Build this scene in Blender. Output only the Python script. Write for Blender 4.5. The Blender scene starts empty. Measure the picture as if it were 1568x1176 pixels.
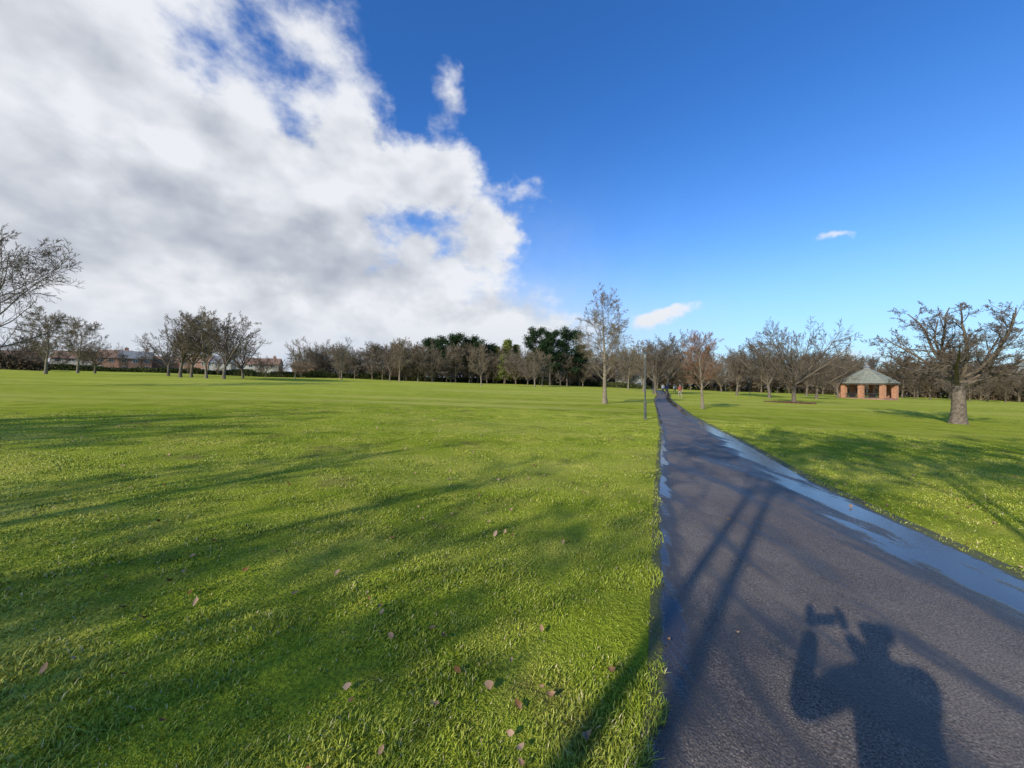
import bpy, math, random
import numpy as np
from mathutils import Vector
rad=math.radians
C=bpy.context; D=bpy.data
scene=C.scene
random.seed(3); RNG=np.random.default_rng(7)

# ------------------------------------------------------------ terrain
def sstep(a,b,x):
    t=np.clip((x-a)/(b-a),0,1); return t*t*(3-2*t)
def G(x,y):
    x=np.asarray(x,float); y=np.asarray(y,float)
    r=np.hypot(x,y)
    m=sstep(12,45,r)*sstep(5,25,np.abs(x-0.41*y))
    u=0.22*np.sin(x/13.0+0.8)*np.sin(y/9.0+x/40)+0.12*np.sin(y/5.5+x/17)
    return -0.0325*x+0.0115*y+m*u*np.exp(-r/400)
def g(x,y): return float(G(x,y))

# ------------------------------------------------------------ material helpers
def new_mat(name):
    m=D.materials.new(name); m.use_nodes=True
    nt=m.node_tree; nt.nodes.clear()
    out=nt.nodes.new('ShaderNodeOutputMaterial')
    return m,nt,out
class NT:
    def __init__(s,nt): s.nt=nt
    def n(s,t,**k):
        x=s.nt.nodes.new(t)
        for a,b in k.items(): setattr(x,a,b)
        return x
    def l(s,a,b): s.nt.links.new(a,b)
    def setin(s,sock,v):
        if isinstance(v,bpy.types.NodeSocket): s.l(v,sock)
        else: sock.default_value=v
    def math(s,op,a,b=None,c=None,clamp=False):
        x=s.n('ShaderNodeMath',operation=op,use_clamp=clamp)
        s.setin(x.inputs[0],a)
        if b is not None: s.setin(x.inputs[1],b)
        if c is not None: s.setin(x.inputs[2],c)
        return x.outputs[0]
    def noise(s,vec,scale,detail=4,rough=.55,dist=0,color=False):
        x=s.n('ShaderNodeTexNoise'); 
        if vec is not None: s.l(vec,x.inputs['Vector'])
        x.inputs['Scale'].default_value=scale; x.inputs['Detail'].default_value=detail
        x.inputs['Roughness'].default_value=rough; x.inputs['Distortion'].default_value=dist
        if color:
            q=s.n('ShaderNodeSeparateColor'); s.l(x.outputs[1],q.inputs[0]); return q.outputs
        return x.outputs[0]
    def mix(s,f,a,b,blend='MIX'):
        x=s.n('ShaderNodeMix',data_type='RGBA',blend_type=blend)
        s.setin(x.inputs[0],f)
        for i,v in ((6,a),(7,b)):
            if isinstance(v,bpy.types.NodeSocket): s.l(v,x.inputs[i])
            else: x.inputs[i].default_value=(v[0],v[1],v[2],1)
        return x.outputs[2]
    def ss(s,x,a,b,lo=0.,hi=1.):
        r=s.n('ShaderNodeMapRange',interpolation_type='SMOOTHSTEP')
        s.setin(r.inputs[0],x); r.inputs[1].default_value=a; r.inputs[2].default_value=b
        r.inputs[3].default_value=lo; r.inputs[4].default_value=hi
        return r.outputs[0]
    def bump(s,h,strength,dist):
        b=s.n('ShaderNodeBump'); b.inputs['Strength'].default_value=strength; b.inputs['Distance'].default_value=dist
        s.l(h,b.inputs['Height']); return b.outputs[0]

def mat_simple(name,c1,c2,scale=5,rough=.85,bump=.3,bd=.02,spec=.3,rand=0,detail=4):
    m,nt,out=new_mat(name); T=NT(nt)
    tc=T.n('ShaderNodeTexCoord'); f=T.noise(tc.outputs['Object'],scale,detail)
    col=T.mix(T.ss(f,.3,.7),c1,c2)
    if rand:
        oi=T.n('ShaderNodeObjectInfo')
        h=T.n('ShaderNodeHueSaturation'); T.l(col,h.inputs['Color'])
        T.l(T.math('MULTIPLY_ADD',oi.outputs['Random'],rand,1-rand/2),h.inputs['Value'])
        T.l(T.math('MULTIPLY_ADD',oi.outputs['Random'],-.5,1.2),h.inputs['Saturation'])
        col=h.outputs[0]
    if rough>=.85 and not bump:
        p=T.n('ShaderNodeBsdfDiffuse'); T.l(col,p.inputs[0])
    else:
        p=T.n('ShaderNodeBsdfPrincipled'); T.l(col,p.inputs['Base Color'])
        p.inputs['Roughness'].default_value=rough; p.inputs['Specular IOR Level'].default_value=spec
    if bump: T.l(T.bump(f,bump,bd),p.inputs['Normal'])
    T.l(p.outputs[0],out.inputs[0]); return m

def mat_leaf(name,c1,c2,scale=.4,trans=.25):
    m,nt,out=new_mat(name); T=NT(nt)
    geo=T.n('ShaderNodeNewGeometry'); 
    f=T.noise(geo.outputs['Position'],scale,3)
    f2=T.math('ADD',f,T.math('MULTIPLY_ADD',geo.outputs['Random Per Island'],.5,-.25))
    col=T.mix(T.ss(f2,.25,.75),c1,c2)
    d=T.n('ShaderNodeBsdfDiffuse'); T.l(col,d.inputs[0])
    T.l(d.outputs[0],out.inputs[0]); return m

# ------------------------------------------------------------ mesh helpers
def mesh_quads(name,V,Q,mats=(),tri=None,smooth=False,midx=None):
    me=D.meshes.new(name)
    V=np.asarray(V,np.float32).reshape(-1,3); Q=np.asarray(Q,np.int32)
    k=Q.shape[1]
    me.vertices.add(len(V)); me.vertices.foreach_set('co',V.ravel())
    me.loops.add(Q.size); me.loops.foreach_set('vertex_index',Q.ravel())
    me.polygons.add(len(Q)); me.polygons.foreach_set('loop_start',np.arange(0,Q.size,k,dtype=np.int32))
    if smooth: me.polygons.foreach_set('use_smooth',np.ones(len(Q),bool))
    if midx is not None: me.polygons.foreach_set('material_index',np.asarray(midx,np.int32))
    for m in mats: me.materials.append(m)
    me.update(calc_edges=True); me.validate(); return me
def add_obj(name,data,loc=(0,0,0),rot=0,scale=1,parent=None):
    o=D.objects.new(name,data); scene.collection.objects.link(o)
    o.location=loc; o.rotation_euler=(0,0,rot); o.scale=(scale,)*3 if np.isscalar(scale) else scale
    if parent: o.parent=parent
    return o
class MB:
    def __init__(s): s.v=[];s.f=[];s.m=[]
    def add(s,v,f,mi=0):
        b=len(s.v); s.v+= [tuple(a) for a in v]; s.f+=[tuple(i+b for i in q) for q in f]; s.m+=[mi]*len(f)
    def box(s,cx,cy,z0,sx,sy,sz,mi=0):
        x,y=sx/2,sy/2
        v=[(cx+a*x,cy+b*y,z0+c*sz) for c in(0,1) for a,b in((-1,-1),(1,-1),(1,1),(-1,1))]
        s.add(v,[(3,2,1,0),(4,5,6,7),(0,1,5,4),(1,2,6,5),(2,3,7,6),(3,0,4,7)],mi)
    def lathe(s,prof,n=12,cx=0,cy=0,mi=0,off=0):
        v=[];f=[]
        for r,z in prof:
            for i in range(n):
                a=2*math.pi*i/n+off; v.append((cx+r*math.cos(a),cy+r*math.sin(a),z))
        for j in range(len(prof)-1):
            for i in range(n):
                f.append((j*n+i,j*n+(i+1)%n,(j+1)*n+(i+1)%n,(j+1)*n+i))
        f.append(tuple(range(n-1,-1,-1))); f.append(tuple((len(prof)-1)*n+i for i in range(n)))
        s.add(v,f,mi)
    def obj(s,name,mats,parent=None,loc=(0,0,0),rot=0,smooth=False):
        me=D.meshes.new(name); me.from_pydata(s.v,[],s.f)
        for m in mats: me.materials.append(m)
        me.polygons.foreach_set('material_index',s.m)
        if smooth: me.polygons.foreach_set('use_smooth',[True]*len(s.f))
        me.update(); return add_obj(name,me,loc,rot,1,parent)
def empty(name,loc,rot=0):
    o=D.objects.new(name,None); scene.collection.objects.link(o); o.location=loc; o.rotation_euler=(0,0,rot); o.empty_display_size=.3; return o

# ------------------------------------------------------------ world / sky
SUN_AZ,SUN_EL=40,25.5   # direction the shadows run to (from +Y towards +X), sun elevation
w=D.worlds.new('World'); scene.world=w; w.use_nodes=True
nt=w.node_tree; nt.nodes.clear(); T=NT(nt)
wo=T.n('ShaderNodeOutputWorld'); bg=T.n('ShaderNodeBackground'); T.l(bg.outputs[0],wo.inputs[0])
bg.inputs[1].default_value=0.12
try:
    w.cycles.sampling_method='MANUAL'; w.cycles.sample_map_resolution=256
except Exception: pass
sky=T.n('ShaderNodeTexSky',sky_type='NISHITA'); sky.sun_disc=False
sky.sun_elevation=rad(SUN_EL); sky.sun_rotation=rad(180+SUN_AZ); sky.air_density=1.0; sky.dust_density=.5; sky.ozone_density=3.0; sky.altitude=0
tc=T.n('ShaderNodeTexCoord'); dirv=tc.outputs['Generated']
sep=T.n('ShaderNodeSeparateXYZ'); T.l(dirv,sep.inputs[0])
tint=T.mix(T.ss(sep.outputs[2],.03,.66),(1.0,1.38,1.80),(.44,1.04,1.78))
skyc=T.mix(1.0,sky.outputs[0],tint,'MULTIPLY')
az=T.math('MULTIPLY',T.math('ARCTAN2',sep.outputs[0],sep.outputs[1]),180/math.pi)
el=T.math('MULTIPLY',T.math('ARCSINE',sep.outputs[2]),180/math.pi)
n1=T.noise(dirv,4.5,5,.6,color=True)
azw=T.math('ADD',az,T.math('MULTIPLY_ADD',n1[0],18,-9)); elw=T.math('ADD',el,T.math('MULTIPLY_ADD',n1[1],15,-7.5))
def blob(a,e,sa,se,amp,A=azw,E=elw):
    x=T.math('MULTIPLY_ADD',A,1/sa,-a/sa); y=T.math('MULTIPLY_ADD',E,1/se,-e/se)
    d2=T.math('MULTIPLY_ADD',x,x,T.math('MULTIPLY',y,y))
    return T.math('MULTIPLY',T.math('EXPONENT',T.math('MULTIPLY',d2,-1)),amp)
def addall(L):
    r=L[0]
    for q in L[1:]: r=T.math('ADD',r,q)
    return r
B=[(-60,30,15,15,1.3),(-46,24,10,8,.85),(-32,23,10,8,.95),(-19,30,8.5,6.5,1.1),(-10,29,5,5.5,.8),(-3,21.5,5.5,3.4,1.05),(-13,18,9,4.0,.7),
   (-44,13,22,7,1.1),(-16,12,15,5,.85),(-50,4,26,7,1.2),(-2,7,18,5.0,.85),(-34,40,9,5,.62),(-9.5,40,4,3,.5),(4,27,5,2.6,.55),
   (23.5,9.9,3.6,1.5,.8),(41,15.6,2.2,1.0,.66),(50,2,30,2.5,.42)]
dens=addall([blob(*b) for b in B])
mp=T.n('ShaderNodeMapping'); mp.inputs['Scale'].default_value=(1,1,1.5); T.l(dirv,mp.inputs[0])
fb=T.noise(mp.outputs[0],6.5,8,.56,.0)
near=T.ss(dens,0,.35)
dd=T.math('ADD',dens,T.math('MULTIPLY',near,T.math('MULTIPLY_ADD',fb,2.2,-1.12)))
cov=T.ss(dd,.24,.84)
mp2=T.n('ShaderNodeMapping'); mp2.inputs['Scale'].default_value=(1,1,1.5); mp2.inputs['Location'].default_value=(.035,0,.09); T.l(dirv,mp2.inputs[0])
fb2=T.noise(mp2.outputs[0],6.5,3,.5,.0)
lit=T.math('SUBTRACT',fb,fb2)
belly=addall([blob(-35,17,15,4.5,.66),blob(-18,21,9,5,.50),blob(-58,15,12,5,.28),blob(-28,31,6,3,.2)])
thick=T.ss(dd,.6,1.6,0,.18)
sh=T.math('ADD',T.math('ADD',T.math('MULTIPLY_ADD',lit,-1.9,.0),thick),T.math('MULTIPLY',belly,T.ss(fb,.3,.6,.6,1.0)))
k_=.1/.12
ccol=T.mix(T.math('MINIMUM',T.math('MAXIMUM',sh,0),1),tuple(q*k_ for q in(8.6,8.8,9.2)),tuple(q*k_ for q in(3.3,3.7,4.5)))
hz=T.ss(el,0,12,1,0)
ccol=T.mix(T.math('MULTIPLY',hz,.7),ccol,tuple(q*k_ for q in(5.6,6.3,7.4)))
skyc=T.mix(T.ss(el,0,18,.6,0),skyc,tuple(q*k_ for q in(4.4,6.1,8.0)))
# low bank of haze / distant shower under the cloud
haze=T.math('MINIMUM',T.math('ADD',blob(-34,1,40,12,1.1,az,elw),blob(-2,0,20,14,.95,az,elw)),.92)
skyc=T.mix(haze,skyc,tuple(q*k_ for q in(5.9,6.8,8.1)))
fin=T.mix(T.math('MULTIPLY',cov,.97),skyc,ccol)
T.l(fin,bg.inputs[0])

sd=D.lights.new('sun','SUN'); sd.energy=5.0; sd.angle=rad(.6); sd.color=(1,.93,.80)
so=D.objects.new('sun',sd); scene.collection.objects.link(so)
tv=Vector((math.sin(rad(SUN_AZ))*math.cos(rad(SUN_EL)),math.cos(rad(SUN_AZ))*math.cos(rad(SUN_EL)),-math.sin(rad(SUN_EL))))
so.rotation_euler=tv.to_track_quat('-Z','Y').to_euler(); so.location=(-20,-25,30)

# ------------------------------------------------------------ camera
cd=D.cameras.new('camera'); cam=D.objects.new('camera',cd); scene.collection.objects.link(cam)
cam.location=(0,0,1.6); cam.rotation_euler=(rad(90),0,0); cd.sensor_width=36; cd.lens=13.0; cd.clip_end=6000; cd.clip_start=.02
scene.camera=cam

# ------------------------------------------------------------ path outline
LD=np.array([-20,0,1.54,1.84,2.58,3.47,5.29,8.14,12.7,19.6,39,60,90,140])
LX=np.array([-8,-.05,.56,.74,1.03,1.38,2.09,3.25,5.13,7.76,15.0,23.6,35,51])
RD=np.array([-20,0,3.2,3.98,4.88,6.3,7.85,10.4,14.2,20.1,35.5,60,90,140])
RX=np.array([-2.8,3.9,4.43,4.6,4.8,5.15,5.65,6.55,7.75,9.6,15.0,25.6,37,53])
def xL(y): return np.interp(y,LD,LX)
def xR(y): return np.maximum(np.interp(y,RD,RX),xL(y)+1.7)

# ground sheet
radii=np.concatenate([[0.],np.geomspace(.6,3000,120)]); NA=160
V=[(0,0,g(0,0))]
ang=np.linspace(0,2*math.pi,NA,endpoint=False)
for r in radii[1:]:
    x=r*np.cos(ang); y=r*np.sin(ang); V+=list(zip(x,y,G(x,y)))
F=[(0,1+i,1+(i+1)%NA) for i in range(NA)]
for j in range(len(radii)-2):
    a=1+j*NA; b=a+NA
    F+=[(a+i,b+i,b+(i+1)%NA,a+(i+1)%NA) for i in range(NA)]
me=D.meshes.new('grass_ground'); me.from_pydata(V,[],F); me.polygons.foreach_set('use_smooth',[True]*len(F)); me.update()
def grass_color(T,pos):
    big=T.noise(pos,.09,2,.6,color=True); mid=T.noise(pos,.8,5,.65,color=True)
    c=T.mix(T.ss(big[0],.35,.65),(.29,.35,.027),(.37,.42,.040))
    c=T.mix(T.ss(mid[0],.45,.66),c,(.48,.465,.07))
    c=T.mix(T.ss(mid[1],.48,.66,0,.75),c,(.16,.225,.020))
    c=T.mix(T.ss(mid[2],.55,.66,0,.5),c,(.25,.225,.05))
    return c,mid
m,nt,out=new_mat('grass_ground'); T=NT(nt)
geo=T.n('ShaderNodeNewGeometry'); pos=geo.outputs['Position']
c,mid=grass_color(T,pos)
fine=T.noise(pos,34,3,.7)
c=T.mix(T.ss(fine,.35,.62,.6,0),c,(.10,.13,.014))
mud=T.ss(mid[2],.60,.68,0,.5)
c=T.mix(mud,c,(.13,.105,.045))
mp=T.n('ShaderNodeMapping'); mp.inputs['Scale'].default_value=(.02,.22,1); T.l(pos,mp.inputs[0])
st=T.noise(mp.outputs[0],1,4,.6)
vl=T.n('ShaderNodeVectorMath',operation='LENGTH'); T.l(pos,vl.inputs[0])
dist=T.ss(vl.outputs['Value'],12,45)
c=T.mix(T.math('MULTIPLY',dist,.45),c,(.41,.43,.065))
c=T.mix(T.ss(st,.45,.68,0,.6),c,(.50,.46,.11))
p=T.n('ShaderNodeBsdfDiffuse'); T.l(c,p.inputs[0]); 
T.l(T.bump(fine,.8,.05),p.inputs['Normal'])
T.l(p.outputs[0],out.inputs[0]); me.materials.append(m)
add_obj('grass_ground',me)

# path (with muddy verge) -----------------------------------------------
ys=np.concatenate([np.arange(-20,0,1.),np.arange(0,12,.12),np.arange(12,40,.5),np.arange(40,141,2)])
ns=26; acr=np.linspace(-1.25,1.25,ns)
PV=[];PA=[]
for y in ys:
    l,r=float(xL(y)),float(xR(y)); c0=(l+r)/2; hw=(r-l)/2
    for a in acr:
        mw=.07 if a<0 else .20
        if abs(a)<=1: x=c0+a*hw
        else: x=c0+math.copysign(hw+(abs(a)-1)/.25*mw,a)
        crown=-.012*min(1,abs(a))**2+.012
        PV.append((x,y,g(x,y)+.006+crown+.0002*max(y,0))); PA.append(a)
nr=len(ys)
Q=np.array([(j*ns+i,j*ns+i+1,(j+1)*ns+i+1,(j+1)*ns+i) for j in range(nr-1) for i in range(ns-1)])
m,nt,out=new_mat('wet_asphalt'); T=NT(nt)
geo=T.n('ShaderNodeNewGeometry'); pos=geo.outputs['Position']
at=T.n('ShaderNodeAttribute',attribute_name='across'); a=at.outputs['Fac']; aa=T.math('ABSOLUTE',a)
grit=T.noise(pos,110,3,.75); spk=T.n('ShaderNodeTexVoronoi'); T.l(pos,spk.inputs['Vector']); spk.inputs['Scale'].default_value=70
patch=T.noise(pos,.8,5,.6); p2=T.noise(pos,5,4,.6)
base=T.mix(T.ss(patch,.35,.65),(.105,.083,.068),(.165,.132,.106))
base=T.mix(T.ss(p2,.5,.75,0,.5),base,(.080,.066,.056))
base=T.mix(T.ss(grit,.45,.70,0,.75),base,(.38,.325,.265))
base=T.mix(T.ss(grit,.32,.48,.8,0),base,(.025,.021,.019))
base=T.mix(T.ss(spk.outputs['Distance'],.02,.17,.6,0),base,(.46,.40,.33))
mpw=T.n('ShaderNodeMapping'); mpw.inputs['Rotation'].default_value=(0,0,rad(22)); mpw.inputs['Scale'].default_value=(1.6,.35,1); T.l(pos,mpw.inputs[0])
wn=T.noise(mpw.outputs[0],1.3,7,.62,.4)
edgeR=T.ss(a,.20,.78,0,.62); edgeL=T.ss(a,-.78,-.97,0,.52)
offR=T.ss(a,.92,1.0,0,-.2)
wet=T.math('ADD',T.math('ADD',edgeR,edgeL),T.math('ADD',offR,T.math('MULTIPLY_ADD',wn,1.9,-.95)))
pool=T.ss(wet,.26,.48)
damp=T.ss(wet,-.05,.32)
base=T.mix(T.math('MULTIPLY',damp,.8),base,(.020,.018,.017))
edge_n=T.math('ADD',aa,T.math('MULTIPLY_ADD',T.noise(pos,7,4,.7),.14,-.08))
verge=T.ss(edge_n,.99,1.03)
mudc=T.mix(T.noise(pos,22,4,.7),(.05,.045,.014),(.14,.15,.035))
base=T.mix(verge,base,mudc)
rg=T.math('ADD',T.ss(damp,0,1,.60,.36),T.math('MULTIPLY_ADD',p2,.2,-.1))
rg=T.math('MULTIPLY',rg,T.ss(pool,0,1,1,.12))
rg=T.math('MAXIMUM',rg,T.math('MULTIPLY',verge,.8))
p=T.n('ShaderNodeBsdfPrincipled'); T.l(base,p.inputs['Base Color']); T.l(rg,p.inputs['Roughness'])
T.l(T.ss(damp,0,1,.20,.5),p.inputs['Specular IOR Level'])
hh=T.math('MULTIPLY',T.math('ADD',grit,T.math('MULTIPLY',spk.outputs['Distance'],.8)),T.math('SUBTRACT',1.0,T.math('MULTIPLY',pool,.93)))
hh=T.math('ADD',hh,T.math('MULTIPLY',T.math('MULTIPLY',verge,T.noise(pos,18,4,.7)),3.0))
T.l(T.bump(hh,.8,.008),p.inputs['Normal']); T.l(p.outputs[0],out.inputs[0])
me=mesh_quads('footpath',PV,Q,[m],smooth=True)
at=me.attributes.new('across','FLOAT','POINT'); at.data.foreach_set('value',np.array(PA,np.float32))
add_obj('footpath',me)

# ------------------------------------------------------------ grass blades
def vnoise(x,y,s,seed=0):
    x=x/s; y=y/s; xi=np.floor(x).astype(int); yi=np.floor(y).astype(int); fx=x-xi; fy=y-yi
    fx=fx*fx*(3-2*fx); fy=fy*fy*(3-2*fy)
    def h(a,b):
        n=(a*374761393+b*668265263+seed*1442695)&0x7fffffff; n=((n^(n>>13))*1274126177)&0x7fffffff
        return (n&0xffff)/65535.
    return (h(xi,yi)*(1-fx)+h(xi+1,yi)*fx)*(1-fy)+(h(xi,yi+1)*(1-fx)+h(xi+1,yi+1)*fx)*fy
N=540000; R0,R1=.9,20.
u=RNG.random(N); e=.62
r=(u*(R1**e-R0**e)+R0**e)**(1/e); th=(RNG.random(N)*2-1)*rad(66)
bx=r*np.sin(th); by=r*np.cos(th)
en=(vnoise(bx,by,.12,5)-.5)*.10+(vnoise(bx,by,.5,6)-.5)*.06
keep=(bx<xL(by)+en+.01)|(bx>xR(by)+en+.02)
cl=vnoise(bx,by,.10,1)*.45+vnoise(bx,by,.38,2)*.55
dirt=vnoise(bx,by,.8,3)*.6+vnoise(bx,by,.25,4)*.4
keep&=(RNG.random(N)<np.clip(.0+1.7*cl,0,1))&((dirt<.75)|(RNG.random(N)<.15))
bx,by,r,cl=bx[keep],by[keep],r[keep],cl[keep]; n=len(bx)
hgt=(.007+.036*cl**1.7)*(0.5+.9*RNG.random(n))*np.clip(1.1-.02*r,.6,1.2)
near_edge=np.minimum(np.abs(bx-xL(by)),np.abs(bx-xR(by))); hgt*=1+.35*np.exp(-(near_edge/.12)**2)
wd=.0015*(.7+.7*RNG.random(n))*(1+.26*r)
a=RNG.random(n)*2*math.pi; lean=hgt*(.3+1.2*RNG.random(n)); la=a+RNG.normal(0,.6,n)+math.pi/2
ca=vnoise(bx,by,.22,9)*14; lx=np.cos(la)*.85+np.cos(ca)*.25; ly=np.sin(la)*.85+np.sin(ca)*.25
z=G(bx,by)-.002
B0=np.stack([bx-np.cos(a)*wd,by-np.sin(a)*wd,z],1); B1=np.stack([bx+np.cos(a)*wd,by+np.sin(a)*wd,z],1)
mx=bx+lx*lean*.35; my=by+ly*lean*.35; mz=z+hgt*.6
M0=np.stack([mx-np.cos(a)*wd*.8,my-np.sin(a)*wd*.8,mz],1); M1=np.stack([mx+np.cos(a)*wd*.8,my+np.sin(a)*wd*.8,mz],1)
TP=np.stack([bx+lx*lean,by+ly*lean,z+hgt*.93],1)
V=np.stack([B0,B1,M1,M0,TP],1).reshape(-1,3)
bi=np.arange(n)*5
loops=np.stack([bi,bi+1,bi+2,bi+3,bi+3,bi+2,bi+4],1).ravel()
ls=np.stack([np.arange(n)*7,np.arange(n)*7+4],1).ravel()
me=D.meshes.new('grass_blades'); me.vertices.add(len(V)); me.vertices.foreach_set('co',V.astype(np.float32).ravel())
me.loops.add(len(loops)); me.loops.foreach_set('vertex_index',loops.astype(np.int32))
me.polygons.add(len(ls)); me.polygons.foreach_set('loop_start',ls.astype(np.int32)); me.update(calc_edges=True)
at=me.attributes.new('rnd','FLOAT','POINT'); at.data.foreach_set('value',np.repeat(RNG.random(n),5).astype(np.float32))
at=me.attributes.new('tip','FLOAT','POINT'); at.data.foreach_set('value',np.tile(np.array([0,0,.6,.6,1.]),n).astype(np.float32))
m,nt,out=new_mat('grass_blades'); T=NT(nt)
geo=T.n('ShaderNodeNewGeometry'); pos=geo.outputs['Position']
c,mid=grass_color(T,pos)
at=T.n('ShaderNodeAttribute',attribute_name='rnd'); rn=at.outputs['Fac']; at2=T.n('ShaderNodeAttribute',attribute_name='tip')
c=T.mix(T.ss(rn,.0,.6,.45,0),c,(.17,.26,.022))
c=T.mix(T.ss(rn,.70,1.,0,.65),c,(.58,.59,.09))
c=T.mix(T.ss(rn,.955,.96),c,(.58,.48,.25))
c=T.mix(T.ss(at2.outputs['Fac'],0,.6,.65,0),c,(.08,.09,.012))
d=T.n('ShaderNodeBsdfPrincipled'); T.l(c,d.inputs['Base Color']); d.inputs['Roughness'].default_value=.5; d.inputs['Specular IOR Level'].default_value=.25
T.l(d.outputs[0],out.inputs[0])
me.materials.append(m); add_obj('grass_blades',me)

# fallen leaves
n=520; lr=1.2+16*RNG.random(n)**1.5; lt=(RNG.random(n)*2-1)*rad(65); x=lr*np.sin(lt); y=lr*np.cos(lt)
Vs=[];Fs=[]
for i in range(n):
    if xL(y[i])+.02<x[i]<xR(y[i]) and random.random()<.93: continue
    s=random.uniform(.010,.022)*(1+.03*lr[i]); a=random.random()*6.28; z0=g(x[i],y[i])+random.uniform(.012,.03)
    tx,ty=random.gauss(0,.5),random.gauss(0,.5)
    b=len(Vs)
    for (px,py,pz) in ((-1.3,0,.1),(-.5,-.6,.25),(.4,-.65,.15),(1.2,0,.4),(.4,.65,.2),(-.5,.6,.3),(0,0,0)):
        X=(px*math.cos(a)-py*math.sin(a))*s; Y=(px*math.sin(a)+py*math.cos(a))*s
        Vs.append((x[i]+X,y[i]+Y,z0+pz*s+abs(tx*X)+ty*Y))
    Fs+=[(b+j,b+(j+1)%6,b+6) for j in range(6)]
me=mesh_quads('fallen_leaves',Vs,Fs,[mat_leaf('dead_leaf',(.20,.10,.04),(.46,.30,.19),8,.15)])
add_obj('fallen_leaves',me)

# ------------------------------------------------------------ bare tree generator
def nrm(v): return v/np.maximum(np.linalg.norm(v,axis=-1,keepdims=True),1e-9)
def grow(rng,S,Dr,L,r0,k,crook,up,tap):
    n=len(S); P=np.zeros((n,k,3)); P[:,0]=S; d=nrm(Dr); DD=np.zeros((n,k,3)); DD[:,0]=d
    for i in range(1,k):
        d=nrm(d+crook*rng.normal(0,1,(n,3))+np.array([0,0,up])); P[:,i]=P[:,i-1]+d*(L/(k-1))[:,None]; DD[:,i]=d
    R=r0[:,None]*(1-(1-tap)*np.linspace(0,1,k)[None]); return P,DD,R
def spawn(rng,P,DD,R,L,m,tmin,ang,lf,rf,prof=None,jit=(.75,1.2)):
    n,k,_=P.shape
    t=tmin+(1-tmin)*((np.arange(m)[None]+rng.random((n,m)))/m); t=np.clip(t,0,.999)
    f=t*(k-1); i=f.astype(int); fr=(f-i)[...,None]; idx=np.arange(n)[:,None]
    S=P[idx,i]*(1-fr)+P[idx,i+1]*fr; Tn=nrm(DD[idx,i+1]); rr=R[idx,i]*(1-fr[...,0])+R[idx,i+1]*fr[...,0]
    if n==1 or m>20: # even azimuths around a trunk
        ph=(np.arange(m)[None]*2.4+rng.normal(0,.35,(n,m))); q=np.stack([np.cos(ph),np.sin(ph),ph*0],-1); q=nrm(q-(q*Tn).sum(-1,keepdims=True)*Tn)
    else:
        q=rng.normal(0,1,(n,m,3)); q=nrm(q-(q*Tn).sum(-1,keepdims=True)*Tn)
    a=np.radians(rng.uniform(ang[0],ang[1],(n,m)))[...,None]
    Dc=Tn*np.cos(a)+q*np.sin(a)
    pf=(1-.5*t) if prof is None else prof(t)
    Lc=L[:,None]*lf*pf*rng.uniform(jit[0],jit[1],(n,m)); rc=rr*rf*rng.uniform(.75,1.1,(n,m))
    return S.reshape(-1,3),Dc.reshape(-1,3),Lc.ravel(),rc.ravel()
def tubes(P,R,s):
    n,k,_=P.shape
    Tn=nrm(np.gradient(P,axis=1)); ref=np.array([.31,.87,.12]); ref=ref/np.linalg.norm(ref)
    U=np.cross(Tn,ref); bad=np.linalg.norm(U,axis=-1)<.15; U[bad]=np.cross(Tn[bad],np.array([1.,0,0])); U=nrm(U); W=np.cross(Tn,U)
    a=np.linspace(0,2*math.pi,s,endpoint=False)
    V=P[:,:,None]+R[:,:,None,None]*(np.cos(a)[None,None,:,None]*U[:,:,None]+np.sin(a)[None,None,:,None]*W[:,:,None])
    idx=np.arange(n*k*s).reshape(n,k,s); j=np.roll(idx,-1,axis=2)
    Q=np.stack([idx[:,:-1],j[:,:-1],j[:,1:],idx[:,1:]],-1).reshape(-1,4)
    return V.reshape(-1,3),Q
def tree_mesh(name,seed,H,clear,r0,levels,mats,leader=True,rmin=.006,tcrook=.04,spread=1.,trunks=1,flare=1.6,limbfac=.55,limb_prof=None,trunk_sides=12,limb_r=None,sub_r=.55):
    rng=np.random.default_rng(seed); VV=[];QQ=[];MI=[];off=0
    def put(P,R,s,mi):
        nonlocal off
        V,Q=tubes(P,np.maximum(R,rmin),s); VV.append(V); QQ.append(Q+off); MI.append(np.full(len(Q),mi)); off+=len(V)
    k=12
    S=np.array([[.13*(i-(trunks-1)/2)*2,0,-.15] for i in range(trunks)],float); Dr=np.array([[.008*(i-(trunks-1)/2)*2,0,1.] for i in range(trunks)])
    Lt=np.full(trunks,(H*.95 if leader else clear*1.2))
    P,DD,R=grow(rng,S,Dr,Lt,np.full(trunks,r0),k,tcrook,.03,.10 if leader else .75)
    R=R*(1+(flare-1)*np.exp(-np.linspace(0,Lt[0],k)/(.28*max(1,r0*3))))[None]
    put(P,R,trunk_sides,0)
    tmin=clear/Lt[0] if leader else .74
    for li,(m,k,lf,ang,crook,up,sides) in enumerate(levels):
        if li==0:
            Lb=np.full(trunks,H*limbfac/lf) if leader else np.full(trunks,(H-clear)*1.0/lf)
            S,Dc,Lc,rc=spawn(rng,P,DD,R,Lb,m,tmin,ang,lf,limb_r or (.45 if leader else .52),prof=limb_prof if leader else (lambda t:np.ones_like(t)),jit=(.85,1.1))
            Lc*=spread
        else:
            S,Dc,Lc,rc=spawn(rng,P,DD,R,L,m,.15,ang,lf,sub_r)
        P,DD,R=grow(rng,S,Dc,Lc,rc,k,crook,up,.25); L=Lc
        put(P,R,sides,0 if li<2 else 1)
    return mesh_quads(name,np.concatenate(VV),np.concatenate(QQ),mats,smooth=True,midx=np.concatenate(MI))

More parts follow.
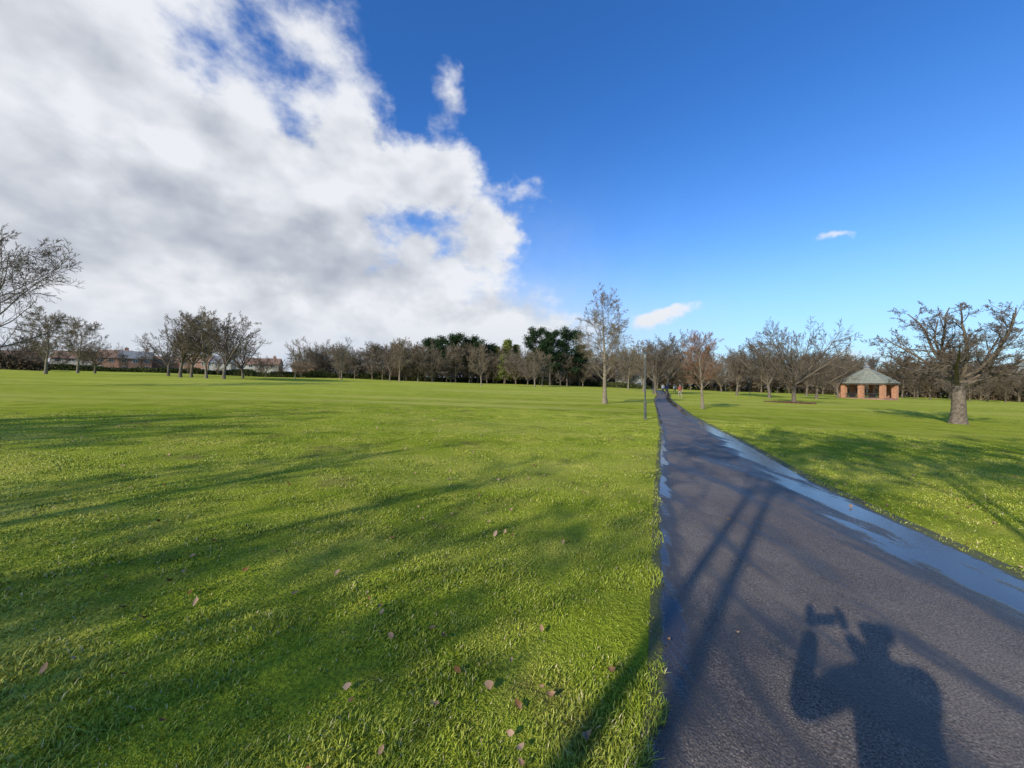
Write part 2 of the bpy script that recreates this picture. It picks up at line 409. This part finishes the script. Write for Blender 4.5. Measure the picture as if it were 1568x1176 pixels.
bark=mat_simple('bark',(.085,.066,.048),(.20,.158,.115),9,.9,.8,.03,.2)
bark_l=mat_simple('pale_bark',(.13,.105,.07),(.27,.22,.15),9,.9,.8,.03,.2)
twig=mat_simple('twigs',(.10,.077,.055),(.18,.142,.104),3,.9,0,spec=.2,detail=1)
twig_l=mat_simple('pale_twigs',(.15,.118,.077),(.26,.208,.14),3,.9,0,spec=.2,detail=1)
twig_red=mat_simple('red_twigs',(.22,.105,.06),(.34,.185,.11),3,.9,0,spec=.2,detail=1)
twig_far=mat_simple('far_twigs',(.12,.090,.062),(.20,.154,.105),.4,.9,0,spec=.1,rand=.7,detail=1)
bark_far=mat_simple('far_bark',(.10,.078,.052),(.2,.16,.11),1,.9,0,spec=.1,detail=1)

bell=lambda t:.45+.75*np.sin(np.clip((t-.1)/.9,0,1)*math.pi*.95)**.8*(1-.35*t)
#            m k lf   ang      crook up  sides
oak=tree_mesh('oak_tree',35,7.6,2.3,.32,[(11,12,.80,(25,78),.12,.030,8),(9,8,.46,(30,65),.16,.01,6),(8,6,.46,(30,70),.18,.01,4),(6,5,.5,(30,65),.2,.02,3),(5,3,.55,(25,60),.2,.02,3)],[bark,twig],leader=False,rmin=.0065,tcrook=.02,flare=1.5,limb_r=.46,spread=.92)
tall=tree_mesh('tall_tree',5,8.0,1.7,.17,[(34,9,.5,(42,75),.09,.08,6),(9,6,.46,(25,60),.12,.02,4),(8,4,.5,(25,55),.14,-.02,3),(5,3,.55,(25,55),.15,-.03,3)],[bark_l,twig_l],rmin=.006,limbfac=.42,limb_prof=lambda t:1.1-.6*t,tcrook=.02,limb_r=.34)
redt=tree_mesh('red_twig_tree',9,5.2,1.3,.11,[(26,7,.5,(30,52),.07,.08,5),(8,5,.5,(25,50),.1,.05,3),(8,4,.5,(25,50),.12,.04,3),(5,3,.55,(20,45),.12,.03,3)],[bark_l,twig_red],rmin=.0055,limbfac=.36,limb_prof=bell,limb_r=.36)
ash=tree_mesh('edge_tree',61,10,1.8,.22,[(22,10,.6,(30,66),.06,.05,6),(9,7,.50,(25,55),.09,.04,5),(7,5,.5,(25,55),.11,.02,3),(5,3,.5,(25,55),.14,.0,3)],[bark,twig],rmin=.0095,limbfac=.50,limb_prof=bell,limb_r=.42)
rndA=tree_mesh('round_tree_a',31,10,2.3,.26,[(12,10,.76,(10,60),.08,.03,7),(9,7,.46,(28,60),.10,.03,5),(9,4,.46,(25,60),.13,.02,3),(7,3,.5,(25,60),.16,.01,3)],[bark,twig],leader=False,rmin=.0115,spread=.95)
rndB=tree_mesh('round_tree_b',37,10,2.4,.24,[(13,10,.82,(8,52),.07,.05,7),(9,7,.42,(25,50),.10,.04,5),(9,4,.46,(25,60),.13,.02,3),(7,3,.5,(25,60),.16,.01,3)],[bark,twig],leader=False,rmin=.0125)
rndP=tree_mesh('pale_tree',41,10,1.9,.20,[(30,9,.55,(30,68),.08,.06,6),(8,6,.46,(25,60),.12,.03,4),(8,4,.48,(25,60),.14,.02,3),(6,3,.5,(25,60),.18,.0,3)],[bark_l,twig_l],rmin=.0135,limbfac=.44,limb_prof=bell,limb_r=.34)
far=[]
for i,(sd_,ld) in enumerate(((51,0),(52,0),(53,1),(54,1),(55,1))):
    if ld: far.append(tree_mesh('far_tree',sd_,12,1.2,.24,[(26,6,.6,(30,65),.1,.05,4),(9,4,.5,(25,60),.14,.02,3),(10,3,.5,(25,60),.2,.0,3)],[bark_far,twig_far],rmin=.030,limbfac=.44,limb_prof=bell,trunk_sides=6,limb_r=.36))
    else: far.append(tree_mesh('far_tree',sd_,12,1.8,.26,[(12,7,.80,(10,60),.09,.04,5),(10,5,.46,(25,60),.13,.02,3),(12,3,.46,(25,60),.2,.0,3)],[bark_far,twig_far],leader=False,rmin=.030,trunk_sides=6))

def tree(name,mesh,x,y,s=1.,rot=None,zs=None):
    rot=random.random()*6.28 if rot is None else rot
    return add_obj(name,mesh,(x,y,g(x,y)),rot,(s,s,zs if zs else s))
tree('oak_tree',oak,24.6,20.4,.98,2.5)
tree('tall_tree',tall,7.15,28.5,1.0,.3)
tree('red_twig_tree',redt,13.4,26,.97,1.)
tree('bare_tree',rndA,32,42,.84,2.,.95)
# left side
tree('bare_tree',ash,-41.5,28.5,1.13,2.6)
tree('bare_tree',rndP,-82,65,1.02)
tree('bare_tree',rndP,-94,80,1.05)
tree('bare_tree',rndA,-97,86,.8)
for (u_,d_,s_,mm) in ((276,70,1.16,rndB),(293,73,1.1,rndB),(316,70,1.12,rndP),(343,69,1.14,rndB),(372,82,.95,rndA),(258,80,1.0,rndA),(452,95,.62,rndP),(523,95,.78,rndP),(408,100,.6,rndA),(612,112,1.15,rndP),(597,118,1.1,rndB),(737,88,.85,rndP),(640,125,1.1,rndP),(819,100,.9,rndP),(830,104,.85,rndP),
        (1003,62,.85,rndB),(1021,70,1.05,rndB),(985,75,.9,rndP),(962,95,.95,rndP),(1128,72,.9,rndB),(1178,62,.95,rndB),(1250,66,.9,rndA),(1283,80,.95,rndB),(1235,90,.95,rndB)):
    tree('bare_tree',mm,(u_-784)/566*d_,d_,s_)
# trees behind the viewpoint (they throw the branch shadows on the lawn)
tree('bare_tree',rndA,-11.6,-6.2,.78,4.4)
tree('bare_tree',rndB,-26,-5.5,1.05,.9)
tree('bare_tree',rndA,-40,-8,1.1,2.2)
tree('bare_tree',rndB,5.2,-4.5,.9,2.2)
twin=tree_mesh('twin_stem_tree',77,8.6,4.9,.085,[(12,9,.5,(40,75),.10,.04,5),(8,7,.5,(25,60),.13,.03,4),(7,5,.5,(25,60),.15,.0,3),(5,3,.5,(25,60),.2,0,3)],[bark,twig],rmin=.010,limbfac=.46,trunks=2,tcrook=.005,flare=1.3,limb_prof=lambda t:1.1-.5*t,limb_r=.5)
tree('twin_stem_tree',twin,-3.3,-2.9,1.0,-.7)
tree('twin_stem_tree',twin,-.2,-3.1,1.05,1.6)

# distant woodland mass: one parented group
dl=empty('distant_tree_line',(0,0,0))
def far_tree(u_,d_,s_):
    x=(u_-784)/566*d_; o=add_obj('tree',random.choice(far),(x,d_,g(x,d_)),random.random()*6.28,s_,dl)
for u_ in np.arange(470,1000,8): far_tree(u_+random.uniform(-6,6),random.uniform(130,165),random.uniform(.78,1.12))
for u_ in np.arange(1000,1800,8): far_tree(u_+random.uniform(-6,6),random.uniform(110,160),random.uniform(.85,1.12))
for u_ in np.arange(1400,1700,28): far_tree(u_+random.uniform(-6,6),random.uniform(90,105),random.uniform(.5,.7))
for u_ in np.arange(-150,470,34): far_tree(u_+random.uniform(-8,8),random.uniform(116,126),random.uniform(.35,.55))
for u_ in np.arange(-200,70,24): far_tree(u_+random.uniform(-8,8),random.uniform(100,115),random.uniform(.6,.75))
for u_ in np.arange(570,900,18): far_tree(u_+random.uniform(-6,6),random.uniform(118,132),random.uniform(.8,1.0))

# leaf clouds ------------------------------------------------------------
def leaf_tris(rng,Cn,size,flat=1.):
    n=len(Cn); a=nrm(rng.normal(0,1,(n,3))); b=nrm(np.cross(a,rng.normal(0,1,(n,3))))
    s=size*rng.uniform(.5,1.3,(n,1)); V=np.stack([Cn+a*s,Cn-a*s*.5+b*s*.6,Cn-a*s*.5-b*s*.6],1); return V.reshape(-1,3)
def hedge(name,pts,h,wd,n,mat,seed,size=.35):
    rng=np.random.default_rng(seed); pts=np.array(pts,float); seg=np.hypot(*np.diff(pts,axis=0).T); cs=np.concatenate([[0],np.cumsum(seg)])
    s=rng.random(n)*cs[-1]; x=np.interp(s,cs,pts[:,0]); y=np.interp(s,cs,pts[:,1])
    hv=h*(.35+1.1*(vnoise(s,s*0,7,seed)*.6+vnoise(s,s*0,2.2,seed+1)*.4))
    x+=rng.normal(0,wd,n); y+=rng.normal(0,wd,n); z=G(x,y)+hv*rng.random(n)**.8
    V=leaf_tris(rng,np.stack([x,y,z],1),size); me=mesh_quads(name,V,np.arange(3*n).reshape(-1,3),[mat]); return add_obj(name,me)
def P(u_,d_): return ((u_-784)/566*d_,d_)
brush=mat_leaf('brushwood',(.07,.05,.032),(.17,.125,.078),.25)
green=mat_leaf('hedge_leaf',(.03,.04,.015),(.09,.10,.035),.25)
hedge('distant_undergrowth',[P(480,152),P(700,160),P(1000,152),P(1250,137),P(1500,122),P(1750,102)],6.6,1.8,95000,brush,1,.38)
hedge('hedge',[P(-250,110),P(60,112),P(300,120),P(500,130)],2.0,.8,45000,green,2,.26)
hedge('hedge',[P(-300,90),P(-40,95),P(60,100)],4.2,1.2,20000,brush,3,.3)
hedge('hedge',[P(470,135),P(700,140),P(900,140),P(990,120)],1.8,.7,26000,green,5,.28)

pine_leaf=mat_leaf('pine_needles',(.012,.025,.012),(.042,.068,.028),.5,.1)
yel_leaf=mat_leaf('cypress_leaf',(.10,.12,.03),(.21,.22,.06),.5,.15)
def conifer(name,x,y,H,wd,mat,seed,kind='pine'):
    rng=np.random.default_rng(seed); e=empty(name,(x,y,g(x,y)))
    S=np.array([[0,0,-.2]]);Pp,DD,R=grow(rng,S,np.array([[0,0,1.]]),np.array([H*.95]),np.array([.32]),12,.03,.02,.2)
    VV=[];QQ=[];o=0
    V,Q=tubes(Pp,R,8); VV.append(V);QQ.append(Q);o+=len(V)
    if kind=='pine':
        S,Dc,L,rc=spawn(rng,Pp,DD,R,np.array([wd]),22,.30,(45,85),1.,.4,prof=lambda t:.35+.9*np.sin(np.clip((t-.2)/.85,0,1)*math.pi)**.7)
    else:
        S,Dc,L,rc=spawn(rng,Pp,DD,R,np.array([wd]),40,.1,(45,75),1.,.3,prof=lambda t:1.05-.95*t)
    P2,D2,R2=grow(rng,S,Dc,L,rc,6,.12,.06,.3); V,Q=tubes(P2,np.maximum(R2,.03),4); VV.append(V);QQ.append(Q+o)
    add_obj('trunk',mesh_quads('trunk',np.concatenate(VV),np.concatenate(QQ),[bark],smooth=True),parent=e)
    ctr=P2[:,2:].reshape(-1,3); n=150; c=np.repeat(ctr,n,0); c=c+rng.normal(0,1,c.shape)*np.array([.62,.62,.38])*(wd/3.6)
    add_obj('foliage',mesh_quads('foliage',leaf_tris(rng,c,.25),np.arange(3*len(c)).reshape(-1,3),[mat]),parent=e)
for i,(u_,d_,H,wd,k) in enumerate(((819,124,18.6,3.8,'pine'),(842,122,17.5,3.6,'pine'),(868,124,19,4.6,'pine'),(887,130,14,3.4,'pine'),(690,128,15.8,4.6,'pine'),(664,130,14.8,4.0,'pine'),(722,130,15.4,4.2,'pine'),(745,134,13.4,3.6,'pine'),(773,130,16,3.2,'y'),(790,132,14.5,2.8,'y'),(760,134,14,2.6,'y'))):
    x,y=P(u_,d_)
    conifer('pine_tree' if k=='pine' else 'cypress_tree',x,y,H,wd,pine_leaf if k=='pine' else yel_leaf,100+i,k)

# ------------------------------------------------------------ houses
brick=mat_simple('brick',(.22,.12,.08),(.33,.19,.13),3,.9,.2)
cream=mat_simple('render_wall',(.38,.35,.29),(.48,.45,.39),2,.9,.1)
tile_r=mat_simple('brown_roof_tiles',(.19,.115,.08),(.29,.18,.12),2,.9,.3)
tile_g=mat_simple('grey_slate',(.15,.15,.15),(.25,.25,.24),2,.8,.3)
glass=mat_simple('window_glass',(.03,.035,.04),(.06,.07,.08),1,.1,0,spec=.6)
whitep=mat_simple('white_paint',(.6,.6,.58),(.7,.7,.68),2,.5,0)
def house(name,x,y,rot,wd,dp,h,rh,wall,roof,nw=3):
    e=empty(name,(x,y,g(x,y)-.1),rot)
    b=MB(); b.box(0,0,0,wd,dp,h)
    hw,hd=wd/2,dp/2; b.add([(-hw,-hd,h),(-hw,hd,h),(-hw,0,h+rh*.97),(hw,-hd,h),(hw,hd,h),(hw,0,h+rh*.97)],[(0,2,1),(3,4,5)]); b.obj('walls',[wall],e)
    o=.35; r=MB(); t=.12
    ez=h-rh*o/hd
    for sg in (-1,1):
        r.add([(-hw-o,sg*(hd+o),ez),(hw+o,sg*(hd+o),ez),(hw+o,0,h+rh),(-hw-o,0,h+rh),(-hw-o,sg*(hd+o),ez+t),(hw+o,sg*(hd+o),ez+t),(hw+o,0,h+rh+t),(-hw-o,0,h+rh+t)],
          [(0,1,2,3),(4,5,6,7),(0,1,5,4),(1,2,6,5),(0,3,7,4)])
    r.obj('roof',[roof],e)
    c=MB(); c.box(hw*.6,.25*hd,h+rh*.5,.9,.6,rh*.5+1.1); c.lathe([(.14,h+rh+1.1),(.12,h+rh+1.45)],8,hw*.6,.25*hd); c.obj('chimney',[brick],e)
    wn=MB()
    for fl in range(2 if h>4 else 1):
        for i in range(nw):
            cx=-hw+wd*(i+.5)/nw; z0=.9+fl*2.3
            if fl==0 and i==nw//2: continue
            wn.box(cx,-hd-.03,z0,1.3,.06,1.05,0); wn.box(cx-.31,-hd-.065,z0+.07,.54,.02,.91,1); wn.box(cx+.31,-hd-.065,z0+.07,.54,.02,.91,1)
    wn.obj('windows',[whitep,glass],e)
    d=MB(); d.box(-hw+wd*(nw//2+.5)/nw,-hd-.03,.1,1.0,.07,2.05); d.obj('door',[tile_r],e)
def H_(u_,d_,*a,**k):
    x,y=P(u_,d_); house(k.pop('name','brick_house'),x,y,math.atan2(-x,y)*.6+k.pop('r',0),*a,**k)
H_(118,132,10,7,4.3,2.6,cream,tile_r,name='rendered_house')
H_(178,128,8,7,4.8,2.6,brick,tile_r); H_(210,130,8,7,4.8,2.5,brick,tile_g,r=.2)
H_(262,138,11,7,3.8,2.4,brick,tile_r); H_(306,138,9,7,4.5,2.4,brick,tile_r,r=-.2); H_(405,145,11,7,4.4,2.4,cream,tile_r,name='rendered_house')
H_(338,140,8,7,4.6,2.4,cream,tile_g,name='rendered_house'); H_(470,150,9,7,4,2.2,brick,tile_r)
H_(30,140,11,7,4.1,2.3,brick,tile_r)
H_(885,178,13,8,4.8,3.2,brick,tile_g); H_(962,138,9,7,4.6,2.4,cream,tile_g,nw=4,name='rendered_house')
H_(1395,165,14,7,5,2.3,cream,tile_g,name='rendered_house',nw=4); H_(1500,150,10,7,4.4,2.0,brick,tile_r)

# ------------------------------------------------------------ bandstand
x,y=P(1327,80); e=empty('bandstand',(x,y,g(x,y)+.1),rad(12))
b=MB(); b.lathe([(4.8,-.6),(4.8,.12),(4.65,.2)],8,off=rad(22.5)); b.obj('platform',[brick],e)
b=MB()
for i in range(8):
    a=2*math.pi*i/8+rad(22.5); R_=4.3
    b.box(R_*math.cos(a),R_*math.sin(a),.2,.75,.75,2.8)
b.obj('brick_piers',[mat_simple('orange_brick',(.34,.15,.08),(.50,.26,.15),3,.9,.2)],e)
b=MB()
for i in range(8):
    a=2*math.pi*(i+.5)/8+rad(22.5)
    if i in (5,): continue
    c_,s_=math.cos(a),math.sin(a); R_=3.97; hl=1.25
    for z0 in (.3,1.1):
        v=[(R_*c_+t*-s_*hl+q*c_,R_*s_+t*c_*hl+q*s_,z0+zz) for zz in(0,.07) for t,q in((-1,-.04),(1,-.04),(1,.04),(-1,.04))]
        b.add(v,[(3,2,1,0),(4,5,6,7),(0,1,5,4),(1,2,6,5),(2,3,7,6),(3,0,4,7)])
    for t in np.linspace(-1,1,11):
        b.box(R_*c_-s_*hl*t,R_*s_+c_*hl*t,.37,.04,.04,.73)
b.obj('railings',[mat_simple('dark_iron',(.03,.03,.035),(.06,.06,.06),4,.5,0)],e)
b=MB(); b.lathe([(4.75,3.0),(5.1,3.02),(5.1,3.25),(4.7,3.26)],8,off=rad(22.5)); b.obj('eaves',[mat_simple('dark_timber',(.07,.05,.035),(.12,.09,.06),4,.7,.1)],e)
b=MB(); b.lathe([(5.3,3.27),(4.0,4.2),(2.6,5.15),(1.1,6.1),(.6,6.35)],8,off=rad(22.5)); b.obj('roof',[mat_simple('green_grey_slate',(.15,.155,.115),(.26,.26,.19),3,.85,.4)],e)
b=MB(); b.lathe([(.6,6.36),(.55,6.75),(.75,6.8),(.3,7.1),(.06,7.4),(.04,7.9)],8,off=rad(22.5)); b.obj('finial',[tile_g],e)

# ------------------------------------------------------------ lamp posts
iron=mat_simple('painted_steel',(.05,.06,.055),(.09,.10,.09),6,.45,.05,spec=.5)
lens=mat_simple('lamp_lens',(.20,.20,.20),(.28,.28,.27),4,.2,0,spec=.5)
def lamp(x,y,h):
    e=empty('lamp_post',(x,y,g(x,y)))
    b=MB(); b.lathe([(.07,-.1),(.07,.02),(.06,.05),(.06,.75),(.038,.82),(.03,h-.32),(.045,h-.3),(.045,h-.27)],12); b.obj('column',[iron],e,smooth=False)
    b=MB(); b.lathe([(.045,h-.265),(.075,h-.09),(.08,h-.08)],10); b.obj('lantern',[lens],e)
    b=MB(); b.lathe([(.12,h-.078),(.10,h-.05),(.05,h-.01),(.012,h+.02)],12); b.obj('cap',[iron],e)
lamp(6.05,16.8,3.05)
lamp(*P(1148,75),5); lamp(*P(1000,58),4.5)

# ------------------------------------------------------------ people
skin=mat_simple('skin',(.45,.27,.19),(.52,.33,.24),6,.6,0)
def cloth(n,c): return mat_simple(n,tuple(.8*q for q in c),c,14,.9,.15,.01,.2)
hairm=mat_simple('hair',(.04,.025,.015),(.08,.05,.03),30,.6,.3)
def skinmesh(name,verts,edges,radii,mats,parent,matf=None,sub=2):
    me=D.meshes.new(name); me.from_pydata(verts,edges,[]); o=D.objects.new(name,me); scene.collection.objects.link(o); o.parent=parent
    md=o.modifiers.new('skin','SKIN'); md.use_smooth_shade=True; md.branch_smoothing=.4
    sv=me.skin_vertices[0].data
    for i,r_ in enumerate(radii): sv[i].radius=r_ if isinstance(r_,tuple) else (r_,r_)
    sv[0].use_root=True
    md=o.modifiers.new('sub','SUBSURF'); md.levels=sub; md.render_levels=sub
    for m in mats: me.materials.append(m)
    return o
def person(name,x,y,rot,h,jacket,trouser,pose='walk',hair=hairm):
    e=empty(name,(x,y,g(x,y)+.01),rot); e.scale=(h/1.75,)*3
    jm=cloth(name+'_jacket',jacket); tm=cloth(name+'_trousers',trouser)
    st=.20 if pose=='walk' else .0
    V=[(0,0,.96),(.09,0,.90),(.10,-st*.5 ,.50),(.10,-st*1.1,.09),(.10,-st*1.1-.15,.04),(-.09,0,.90),(-.10,st*.35,.50),(-.10,st*1.2,.10),(-.10,st*1.2-.15,.04)]
    E=[(0,1),(1,2),(2,3),(3,4),(0,5),(5,6),(6,7),(7,8)]
    skinmesh('trousers',V,E,[(.14,.10),.10,.068,.048,.04,.10,.068,.048,.04],[tm],e)
    if pose=='photo':
        A1=[(.20,0,1.42),(.37,-.12,1.22),(.20,-.25,1.52)]; A2=[(-.20,0,1.42),(-.22,-.16,1.17),(-.02,-.25,1.50)]
    else:
        A1=[(.20,.01,1.42),(.25,.06*(st>0)+.02,1.14),(.24,-.10*(st>0)-.02,.90)]; A2=[(-.20,.01,1.42),(-.25,-.04,1.14),(-.24,-.16,.92)]
    V=[(0,0,.88),(0,0,1.05),(0,0,1.25),(0,.01,1.42),(0,0,1.50)]+A1+A2
    E=[(0,1),(1,2),(2,3),(3,4),(3,5),(5,6),(6,7),(3,8),(8,9),(9,10)]
    k=1.12 if pose=='photo' else 1
    skinmesh('jacket',V,E,[(.17*k,.12*k),(.165*k,.12*k),(.18*k,.125*k),(.16*k,.11*k),.065,.074*k,.056*k,.040,.074*k,.056*k,.040],[jm],e)
    V=[(0,0,1.46),(0,-.005,1.56),(0,-.01,1.64),(0,.0,1.71),(0,-.06,1.58),(0,-.105,1.63)]
    skinmesh('head',V,[(0,1),(1,2),(2,3),(1,4),(2,5)],[.055,.062,(.078,.092),(.062,.075),.035,.016],[skin],e)
    V=[(0,.02,1.74),(0,.055,1.68),(0,.06,1.60),(.065,.03,1.66),(-.065,.03,1.66)]
    skinmesh('hair',V,[(0,1),(1,2),(1,3),(1,4)],[(.075,.07),.062,.045,.03,.03],[hair],e)
    f=MB(); 
    for sx in(-1,1):
        f.lathe([(.002,1.645),(.011,1.652),(.011,1.658),(.002,1.665)],8,sx*.032,-.088,0)
    f.box(0,-.094,1.575,.045,.012,.008,1); f.obj('face',[hairm,cloth(name+'_lips',(.4,.15,.12))],e)
    for s,A in ((1,A1),(-1,A2)):
        w_=Vector(A[2]); d=(w_-Vector(A[1])).normalized()
        if pose=='photo': d=Vector((0,-.25,.97)).normalized()
        side=Vector((0,1,0))
        V=[tuple(w_),tuple(w_+d*.05)]; E=[(0,1)]; Rr=[.03,(.034,.026)]
        for k in range(4):
            o_=side*(.027-.018*k); L_=(.075,.085,.08,.06)[k]; b_=len(V)
            inn=Vector((-s*.5,-.2,0)) if pose=='photo' else Vector((-s*.2,0,0))
            V+= [tuple(w_+d*.085+o_),tuple(w_+d*(.085+L_*.5)+o_+inn*.01),tuple(w_+d*(.085+L_*.85)+o_+inn*.04)]
            E+=[(1,b_),(b_,b_+1),(b_+1,b_+2)]; Rr+=[.010,.009,.008]
        b_=len(V); V+=[tuple(w_+d*.05+side*-.035),tuple(w_+d*.09+side*-.05+Vector((-s*.015,0,0)))]; E+=[(1,b_),(b_,b_+1)]; Rr+=[.012,.009]
        skinmesh('hand_r' if s<0 else 'hand_l',V,E,Rr,[skin],e,sub=1)
    return e
dark=(.03,.03,.04)
ph=person('photographer',.08,-.32,math.pi,1.77,(.05,.05,.07),(.04,.05,.09),'photo')
b=MB(); b.box(.10,-.280,1.525,.160,.009,.080); b.obj('phone',[mat_simple('phone_shell',(.02,.02,.02),(.03,.03,.03),4,.3,0)],ph)
for (nm,u_,d_,r_,hh,j,t) in (('pedestrian',1015,62,math.pi,1.75,(.30,.32,.36),dark),('pedestrian',1021,64,math.pi,1.65,(.05,.07,.16),dark),('pedestrian',1041,46,.3,1.7,(.35,.10,.07),(.30,.26,.2)),('pedestrian',1033,75,0,1.7,(.5,.5,.5),dark)):
    x,y=P(u_,d_); person(nm,x,y,r_,hh,j,t)
# mulch ring under tree on the right
n=9000; rng=np.random.default_rng(4); a=rng.random(n)*6.28; rr=1.9*rng.random(n)**.5*(1+.25*np.sin(a*3)); x=32+rr*np.cos(a)*1.3; y=42+rr*np.sin(a); z=G(x,y)+.03+.16*rng.random(n)*np.exp(-rr/1.2)
add_obj('leaf_litter',mesh_quads('leaf_litter',leaf_tris(rng,np.stack([x,y,z],1),.07),np.arange(3*n).reshape(-1,3),[mat_leaf('litter',(.09,.045,.03),(.20,.11,.07),3)]))

scene.view_settings.view_transform='Standard'; scene.view_settings.look='None'; scene.view_settings.exposure=0
